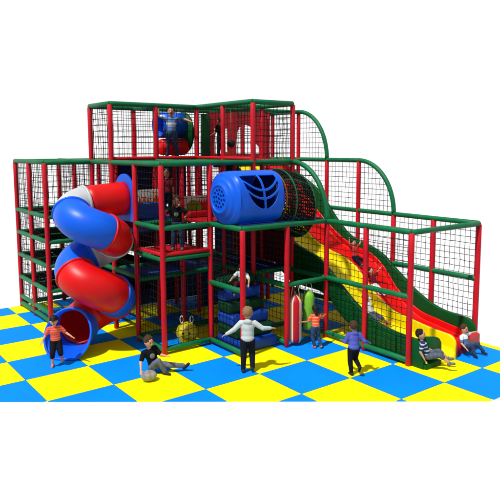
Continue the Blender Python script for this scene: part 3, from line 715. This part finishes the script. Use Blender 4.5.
def kid(label, loc, heading, H, P, shirt, trousers, hair, shoes, skin='skin', sleeve='short', leg='long', far=False, ground=True, extra=None, name='person', hairlong=False, dz=0):
    """loc = ground (or seat) point in mats; pose directions in the body frame: x right, y forward, z up"""
    G = .0
    def cn(b, a, c, ra, rb, n=12): cone(b, a, c, ra*1.17, rb*1.14, n)
    def ell(b, c, rad, rot=Matrix.Identity(3)): _ell(b, c, [r*1.13 for r in rad] if rot is TM else rad, rot)
    root = thing(name, label, 'child', T(*loc), heading, 'children playing on and around the frame')
    k = H/1.25; V_ = Vector; kh = k*1.13
    tor = V_(P.get('torso', (0, 0, 1))).normalized(); pel = V_((0, 0, 0))
    fwd = V_(P.get('chestf', (0, 1, 0))); TM = frame_to(tor, fwd); rx = TM.col[0]; ry = TM.col[1]
    chest = pel+tor*.22*k; sh = pel+tor*.36*k; nk = sh+tor*.05*k
    hd = V_(P.get('head', tuple(tor*.7+V_((0, 0, .3))))).normalized(); hf = V_(P.get('face', (0, 1, 0))); HM = frame_to(hd, hf); hc = nk+hd*.132*k
    J = {}
    for s, n in ((1, 'R'), (-1, 'L')):
        S0 = sh+rx*s*.132*k-tor*.02*k; u, f = [V_(v).normalized() for v in P.get('arm'+n, ((s*.15, 0, -1), (s*.05, .2, -1)))]
        el = S0+u*.20*k; wr = el+f*.18*k; J['arm'+n] = (S0, el, wr, f)
        L0 = pel+rx*s*.068*k-tor*.02*k; t, c = [V_(v).normalized() for v in P.get('leg'+n, ((s*.05, 0, -1), (s*.05, 0, -1)))]
        kn = L0+t*.29*k; an = kn+c*.28*k; ft = V_(P.get('foot'+n, (s*.15, 1, -.1))).normalized(); J['leg'+n] = (L0, kn, an, ft)
    # ---- body
    b = bmesh.new(); vs = .0075 if not far else .011
    ell(b, hc, (.078*kh, .092*kh, .108*kh), HM); ell(b, hc+HM @ V_((0, .02, -.055))*kh, (.052*kh, .062*kh, .055*kh), HM)
    ell(b, hc+HM @ V_((0, .094, -.018))*kh, (.012*kh, .018*kh, .018*kh), HM)
    for s in (-1, 1): ell(b, hc+HM @ V_((s*.08, -.005, -.012))*kh, (.010*kh, .018*kh, .028*kh), HM)
    cn(b, sh-tor*.03*k, hc-hd*.05*k, .038*k, .034*k)
    def torso(b, g):
        ell(b, pel+tor*.015*k, ((.098+g)*k, (.078+g)*k, (.085+g)*k), TM); ell(b, pel+tor*.12*k, ((.088+g)*k, (.068+g)*k, (.11+g)*k), TM)
        ell(b, chest+tor*.03*k, ((.104+g)*k, (.074+g)*k, (.12+g)*k), TM); cn(b, sh-rx*.10*k-tor*.02*k, sh+rx*.10*k-tor*.02*k, (.042+g)*k, (.042+g)*k)
    torso(b, 0)
    for n, s in (('R', 1), ('L', -1)):
        S0, el, wr, f = J['arm'+n]; cn(b, S0, el, .037*k, .028*k); cn(b, el, wr, .029*k, .019*k)
        # palm, fingers, thumb
        up = V_((0, 0, 1)); side = f.cross(up); side = side.normalized() if side.length > .1 else V_((1, 0, 0)); nm = side.cross(f).normalized()
        pc = wr+f*.035*k; ell(b, pc, (.026*k, .012*k, .036*k), frame_to(f, nm))
        for q_, ln in zip((-1.5, -.5, .5, 1.5), (.040, .048, .046, .036)):
            p0 = wr+f*.058*k+side*q_*.0135*k; d1 = (f+side*q_*.07).normalized(); p1 = p0+d1*ln*.55*k; p2 = p1+(d1-nm*.35).normalized()*ln*.55*k
            cone(b, p0, p1, .0078*k, .0072*k, 8); cone(b, p1, p2, .0072*k, .0062*k, 8)
        th = wr+f*.02*k-side*s*.02*k; cone(b, th, th+(f*.6-side*s*.7).normalized()*.042*k, .009*k, .0075*k, 8)
        L0, kn, an, ft = J['leg'+n]; cn(b, L0, kn, .062*k, .043*k); cn(b, kn, an, .043*k, .025*k); cn(b, (kn+an)/2+(kn-an)*.16-ft*.008*k, an+(kn-an)*.3, .040*k, .028*k)
        cn(b, an-ft*.01*k-V_((0, 0, .03))*k, an+ft*.10*k-V_((0, 0, .035))*k, .026*k, .022*k)
    minz = min(min(J['legR'][2].z, J['legL'][2].z)-.072*k, (pel.z-.10*k) if P.get('sit') else 9)
    off = V_((0, 0, -minz+dz)) if ground else V_((0, 0, dz))
    def fin(nm_, bm_, m, vsz=None, parent=root, it=3):
        if vsz: bm_ = remesh(bm_, vsz, it)
        bmesh.ops.translate(bm_, verts=bm_.verts, vec=off); return obj(nm_, bm_, MT[m], parent, world=False)
    fin('body', b, skin, vs, it=2)
    # ---- shirt
    b = bmesh.new(); g = .013
    ell(b, pel+tor*.06*k, ((.098+g)*k, (.076+g)*k, (.10+g)*k), TM); ell(b, pel+tor*.14*k, ((.094+g)*k, (.070+g)*k, (.11+g)*k), TM)
    ell(b, chest+tor*.03*k, ((.106+g)*k, (.076+g)*k, (.115+g)*k), TM); cn(b, sh-rx*.105*k-tor*.025*k, sh+rx*.105*k-tor*.025*k, (.04+g)*k, (.04+g)*k)
    for n in 'RL':
        S0, el, wr, f = J['arm'+n]
        if sleeve == 'short': cn(b, S0, S0.lerp(el, .72), .050*k, .046*k)
        else: cn(b, S0, el, .052*k, .042*k); cn(b, el, wr-f*.012*k, .043*k, .031*k)
    if sleeve == 'hood':
        ell(b, pel+tor*.035*k, (.122*k, .106*k, .08*k), TM); ell(b, pel+tor*.13*k, (.114*k, .092*k, .15*k), TM); ell(b, chest+tor*.02*k, (.118*k, .09*k, .14*k), TM)
        ell(b, sh+TM @ V_((0, -.06, .015))*k, (.078*k, .042*k, .05*k), TM)
    fin('shirt' if sleeve == 'short' else 'jacket', b, shirt, .011)
    # ---- trousers
    b = bmesh.new(); ell(b, pel+tor*.01*k, (.108*k, .090*k, .085*k), TM)
    for n in 'RL':
        L0, kn, an, ft = J['leg'+n]
        if leg == 'long': cn(b, L0, kn, .075*k, .056*k); cn(b, kn, an-(an-kn).normalized()*.0, .056*k, .043*k)
        else: cn(b, L0, kn-(kn-L0)*.02, .076*k, .062*k); 
        if leg == 'half': cn(b, kn, kn+(an-kn)*.3, .06*k, .056*k)
    fin('trousers' if leg == 'long' else 'shorts', b, trousers, .011)
    for n in 'RL':
        L0, kn, an, ft = J['leg'+n]; b = bmesh.new(); dn = (an-kn).normalized()*.0+V_((0, 0, -1)); 
        sdn = (V_((0, 0, -1))-ft*V_((0, 0, -1)).dot(ft)); sdn = sdn.normalized() if sdn.length > .2 else (an-kn).normalized()
        cn(b, an-ft*.03*k+sdn*.035*k, an+ft*.11*k+sdn*.042*k, .035*k, .030*k); cn(b, an+sdn*.0*k, an+sdn*.03*k, .032*k, .034*k)
        fin('shoe', b, shoes, .009)
    # ---- hair
    b = bmesh.new(); ell(b, hc+HM @ V_((0, -.020, .022))*kh, (.088*kh, .096*kh, .106*kh), HM)
    if hairlong: ell(b, hc+HM @ V_((0, -.07, -.06))*kh, (.06*kh, .04*kh, .11*kh), HM)
    for q_ in range(16):
        a = q_*2.399; z = .02+.09*(q_/16); r = .08*math.sqrt(max(.1, 1-(z/.13)**2)); p = V_((math.cos(a)*r, -.015+math.sin(a)*r*.9, z))
        if p.y < .05 or z > .07: ell(b, hc+HM @ p*kh, (.024*kh, .026*kh, .02*kh), HM)
    fin('hair', b, hair, .009, it=2)
    # ---- face
    for s in (-1, 1):
        b = bmesh.new(); ell(b, hc+HM @ V_((s*.030, .083, .006))*kh, (.0105*kh, .006*kh, .0075*kh), HM); fin('eye', b, 'eye')
        b = bmesh.new(); ell(b, hc+HM @ V_((s*.030, .086, .026))*kh, (.015*kh, .004*kh, .0035*kh), HM); fin('eyebrow', b, hair)
    b = bmesh.new(); ell(b, hc+HM @ V_((0, .080, -.056))*kh, (.021*kh, .006*kh, .006*kh), HM); fin('mouth', b, 'lips')
    if extra: extra(root, fin, hc, HM, sh, TM, J, kh, off)
    return root
def head_to(dx, dy): return math.atan2(dy, dx)-math.pi/2       # heading that turns +y towards (dx, dy)
CAMD = (-.61, -.79)      # towards the camera, roughly

# 1 pale hoodie, seen from behind, arms out
kid('child in a pale grey hoodie seen from behind with both arms held out', (2.92, -1.80, 0), head_to(.62, .79), 1.19,
    dict(torso=(0, .04, 1), armR=((.9, -.1, -.55), (1, .45, -.12)), armL=((-.8, -.15, -.75), (-1, .1, -.62)), legR=((.06, .32, -1), (.04, -.45, -1)), legL=((-.05, -.06, -1), (-.03, -.12, -1)), head=(0, .05, 1)),
    'hoodie', 'djeans', 'hblond', 'bshoe', sleeve='hood')
# 2 purple jacket running away
kid('child in a purple blue jacket and dark trousers running with one knee bent', (4.13, -2.94, 0), head_to(.45, .85), .98,
    dict(torso=(0.05, .12, 1), armR=((.55, -.35, -.8), (.7, .5, -.35)), armL=((-.4, .1, -1), (-.1, .9, -.1)), legL=((-.02, .10, -1), (.1, -.1, -1)), legR=((.05, .45, -1), (.1, -1, -.45)), footR=(0, .6, -.9), head=(-.1, .1, 1)),
    'purple', 'djeans', 'hbrown', 'bshoe', sleeve='hood')
# 3 cap, in front of the tube mouth
def cap(root, fin, hc, HM, sh, TM, J, k, off):
    b = bmesh.new(); ell(b, hc+HM @ Vector((0, -.012, .055))*k, (.088*k, .098*k, .072*k), HM); ell(b, hc+HM @ Vector((0, .10, .045))*k, (.06*k, .06*k, .008*k), HM); fin('cap', b, 'black', .008)
kid('child in a dark cap and red striped shirt before the tube slide mouth', (.60, .33, 0), head_to(-.35, -.9), .97,
    dict(torso=(0.05, .10, 1), armR=((.5, -.1, -.9), (.35, .7, -.5)), armL=((-.7, .0, -.75), (-.75, .5, -.45)), legR=((.08, .30, -1), (.02, -.12, -1)), legL=((-.12, .35, -1), (-.1, -.9, -.8)), footL=(0, .5, -.8), head=(.05, .12, 1)),
    'striped_red', 'djeans', 'hblack', 'pshoe', leg='half', extra=cap)
# 4 seated with ball
def tee(root, fin, hc, HM, sh, TM, J, k, off):
    b = bmesh.new(); ell(b, sh+TM @ Vector((0, .085, -.12))*k, (.05*k, .012*k, .05*k), TM); fin('shirt_print', b, 'grey')
kid('child in a black shirt and grey jeans sitting on the floor mats', (1.72, -.93, 0), head_to(-.12, -1), 1.12,
    dict(sit=1, torso=(.28, -.12, 1), armR=((.45, .35, -.85), (.25, .7, -.7)), armL=((-.45, .35, -.7), (-.3, .9, .1)), legR=((-.30, .9, .8), (-.55, .1, -1)), legL=((-.85, .62, -.02), (-1, .25, -.16)), footR=(-.6, .8, -.05), footL=(-.5, .5, .7), head=(-.05, .2, 1), face=(-.3, 1, -.3)),
    'btee', 'gjeans', 'hbrown', 'bshoe', extra=tee)
o = obj('play_ball', (lambda b: (bmesh.ops.create_uvsphere(b, u_segments=28, v_segments=18, radius=.115, matrix=Matrix.Diagonal((1.3, 1.1, .85, 1))), b)[1])(bmesh.new()), MT['ball']); o.location = T(1.49, -1.19, 0)+Vector((0, 0, .099)); tag(o, 'soft mottled grey ball on the floor in front of the seated child', 'ball')
# 5 orange top
kid('child in an orange striped top reaching out between the two punch bags', (4.55, -1.62, 0), head_to(.35, .9), .88,
    dict(torso=(.02, .1, 1), armR=((.6, .5, -.5), (.7, .7, .25)), armL=((-.5, .2, -.9), (-1, .4, -.1)), legR=((.1, .15, -1), (.22, -.45, -1)), legL=((-.08, .1, -1), (.2, -.1, -1)), head=(-.1, .05, 1)),
    'striped_orange', 'jeans', 'hblack', 'pshoe', skin='skin2', hairlong=True)
# 6, 7 seated at the slide ends
kid('child in a navy striped shirt sitting by the green end of the slide', (5.28, -3.46, .085), head_to(.72, -.72), .98,
    dict(sit=1, torso=(.05, -.42, 1), armR=((.25, -.3, -1), (.1, .5, -.9)), armL=((-.2, .35, -1), (-.1, .9, -.3)), legR=((.25, .95, .22), (.1, .75, -.55)), legL=((-.05, 1, .30), (-.05, .8, -.55)), footR=(.1, .9, .2), footL=(.1, .9, .2), head=(-.05, -.1, 1), face=(.3, 1, -.1)),
    'striped_blue', 'shorts', 'hblack', 'shoe', leg='half', sleeve='short', dz=.02)
kid('child in a pale striped shirt and jeans sitting on the red lane end', (6.34, -3.47, .03), head_to(-.1, -1), .88,
    dict(sit=1, torso=(.12, -.22, 1), chestf=(-.2, 1, 0), armR=((.3, .35, -.9), (-.1, .8, -.6)), armL=((-1, .1, .05), (-1, .15, .10)), legR=((-.05, .8, .62), (-.1, .25, -1)), legL=((-.62, .75, .42), (-.55, .4, -.8)), head=(-.1, .1, 1), face=(-.2, 1, 0)),
    'striped_pale', 'jeans', 'hbrown', 'bshoe', dz=.0)
# 8, 9, 10 on the slide
kid('child in a red T-shirt with both arms raised at the top of the red lane', (6.45, -.74, S(-.74)+.02), head_to(-.15, -1), .80,
    dict(sit=1, torso=(0, -.25, 1), armR=((.65, .2, 1), (.15, .1, 1)), armL=((-.8, .2, 1), (-.3, .1, 1)), legR=((.2, 1, -.25), (.05, 1, -.6)), legL=((-.15, 1, -.2), (-.05, 1, -.6)), footR=(0, .7, .7), footL=(0, .7, .7)),
    'redtee', 'djeans', 'hblack', 'shoe', ground=False, dz=.09)
kid('child in a white top lying back with arms up in the yellow lane', (5.78, -1.82, S(-1.82)+.02), head_to(.1, -1), .86,
    dict(sit=1, torso=(.05, -.55, .9), chestf=(0, .8, .6), armR=((.3, .0, 1), (.1, .2, 1)), armL=((-.45, -.3, 1), (-.3, .2, 1)), legR=((.2, 1, -.35), (.2, 1, -.6)), legL=((-.15, 1, -.3), (-.1, 1, -.6)), footR=(0, .7, .7), footL=(0, .7, .7), head=(0, -.3, 1)),
    'wcloth', 'shorts', 'hbrown', 'pshoe', ground=False, dz=.09, leg='half')
kid('child in a dark red top and white trousers second down on the red lane', (6.34, -1.36, S(-1.36)+.02), head_to(-.2, -1), .78,
    dict(sit=1, torso=(0, -.45, 1), armR=((.6, .1, 1), (.4, .3, 1)), armL=((-.6, .1, .8), (-.5, .3, .8)), legR=((.2, 1, -.45), (.1, 1, -.7)), legL=((-.15, 1, -.45), (-.1, 1, -.7)), footR=(0, .7, .7), footL=(0, .7, .7)),
    'dtee', 'wcloth', 'hblack', 'pshoe', ground=False, dz=.09)
# 11 top tier
kid('child in a pale striped top and jeans standing on the top tier with arms raised', (3.68, 1.86, H2+.055), head_to(*CAMD), 1.20,
    dict(torso=(0, 0, 1), armR=((.75, .1, .45), (.15, .2, 1)), armL=((-.95, .1, .05), (-1, .2, -.35)), legR=((.14, .0, -1), (.08, -.02, -1)), legL=((-.14, .0, -1), (-.08, -.02, -1))),
    'striped_pale', 'jeans', 'hbrown', 'bshoe')
# 12 red deck
kid('child in a black and grey T-shirt and jeans standing on the red deck', (2.74, .05, 1.742), head_to(*CAMD), 1.10,
    dict(torso=(0, .1, 1), armR=((.6, .4, -.5), (-.2, .8, .4)), armL=((-.6, .4, -.5), (.1, .8, -.2)), legR=((.10, .0, -1), (.04, -.04, -1)), legL=((-.10, .04, -1), (-.04, -.04, -1)), head=(0, .25, 1)),
    'btee', 'jeans', 'hbrown', 'shoe', extra=tee, skin='skin2')
# 13 darker child behind
kid('child in a dark red T-shirt standing deep inside the frame above the mural boards', (3.02, .90, H1+.03), head_to(*CAMD), 1.05,
    dict(armR=((.2, .1, -1), (.05, .3, -1)), armL=((-.2, .1, -1), (-.05, .3, -1))), 'dtee', 'djeans', 'hblack', 'bshoe', far=True, skin='skin2')
# 14 on the foam steps
kid('child in a pale top sitting on the foam steps below the blue capsule', (3.66, -.62, 1.04), head_to(-.75, -.65), .92,
    dict(sit=1, torso=(-.15, .45, .9), armR=((.5, .6, -.5), (.2, .9, -.3)), armL=((-.5, .6, -.6), (-.1, .9, -.6)), legR=((.2, 1, .1), (.05, -.1, -1)), legL=((-.25, 1, .15), (-.1, .2, -1)), head=(0, .5, .8)),
    'wcloth', 'dtee', 'hblack', 'shoe', ground=False, dz=.11)
# 15 dark clothes at the top doorway
kid('child in dark clothes standing in the doorway of the red board, top tier', (4.52, 1.30, H2+.055), head_to(-.2, .9), .98,
    dict(armR=((.3, .3, -.9), (.1, .9, -.4)), armL=((-.2, .2, -.9), (-.1, .9, -.4))), 'btee', 'djeans', 'hblack', 'bshoe', far=True, skin='skin2')
print('rails', rail_n, 'posts', len(posts))
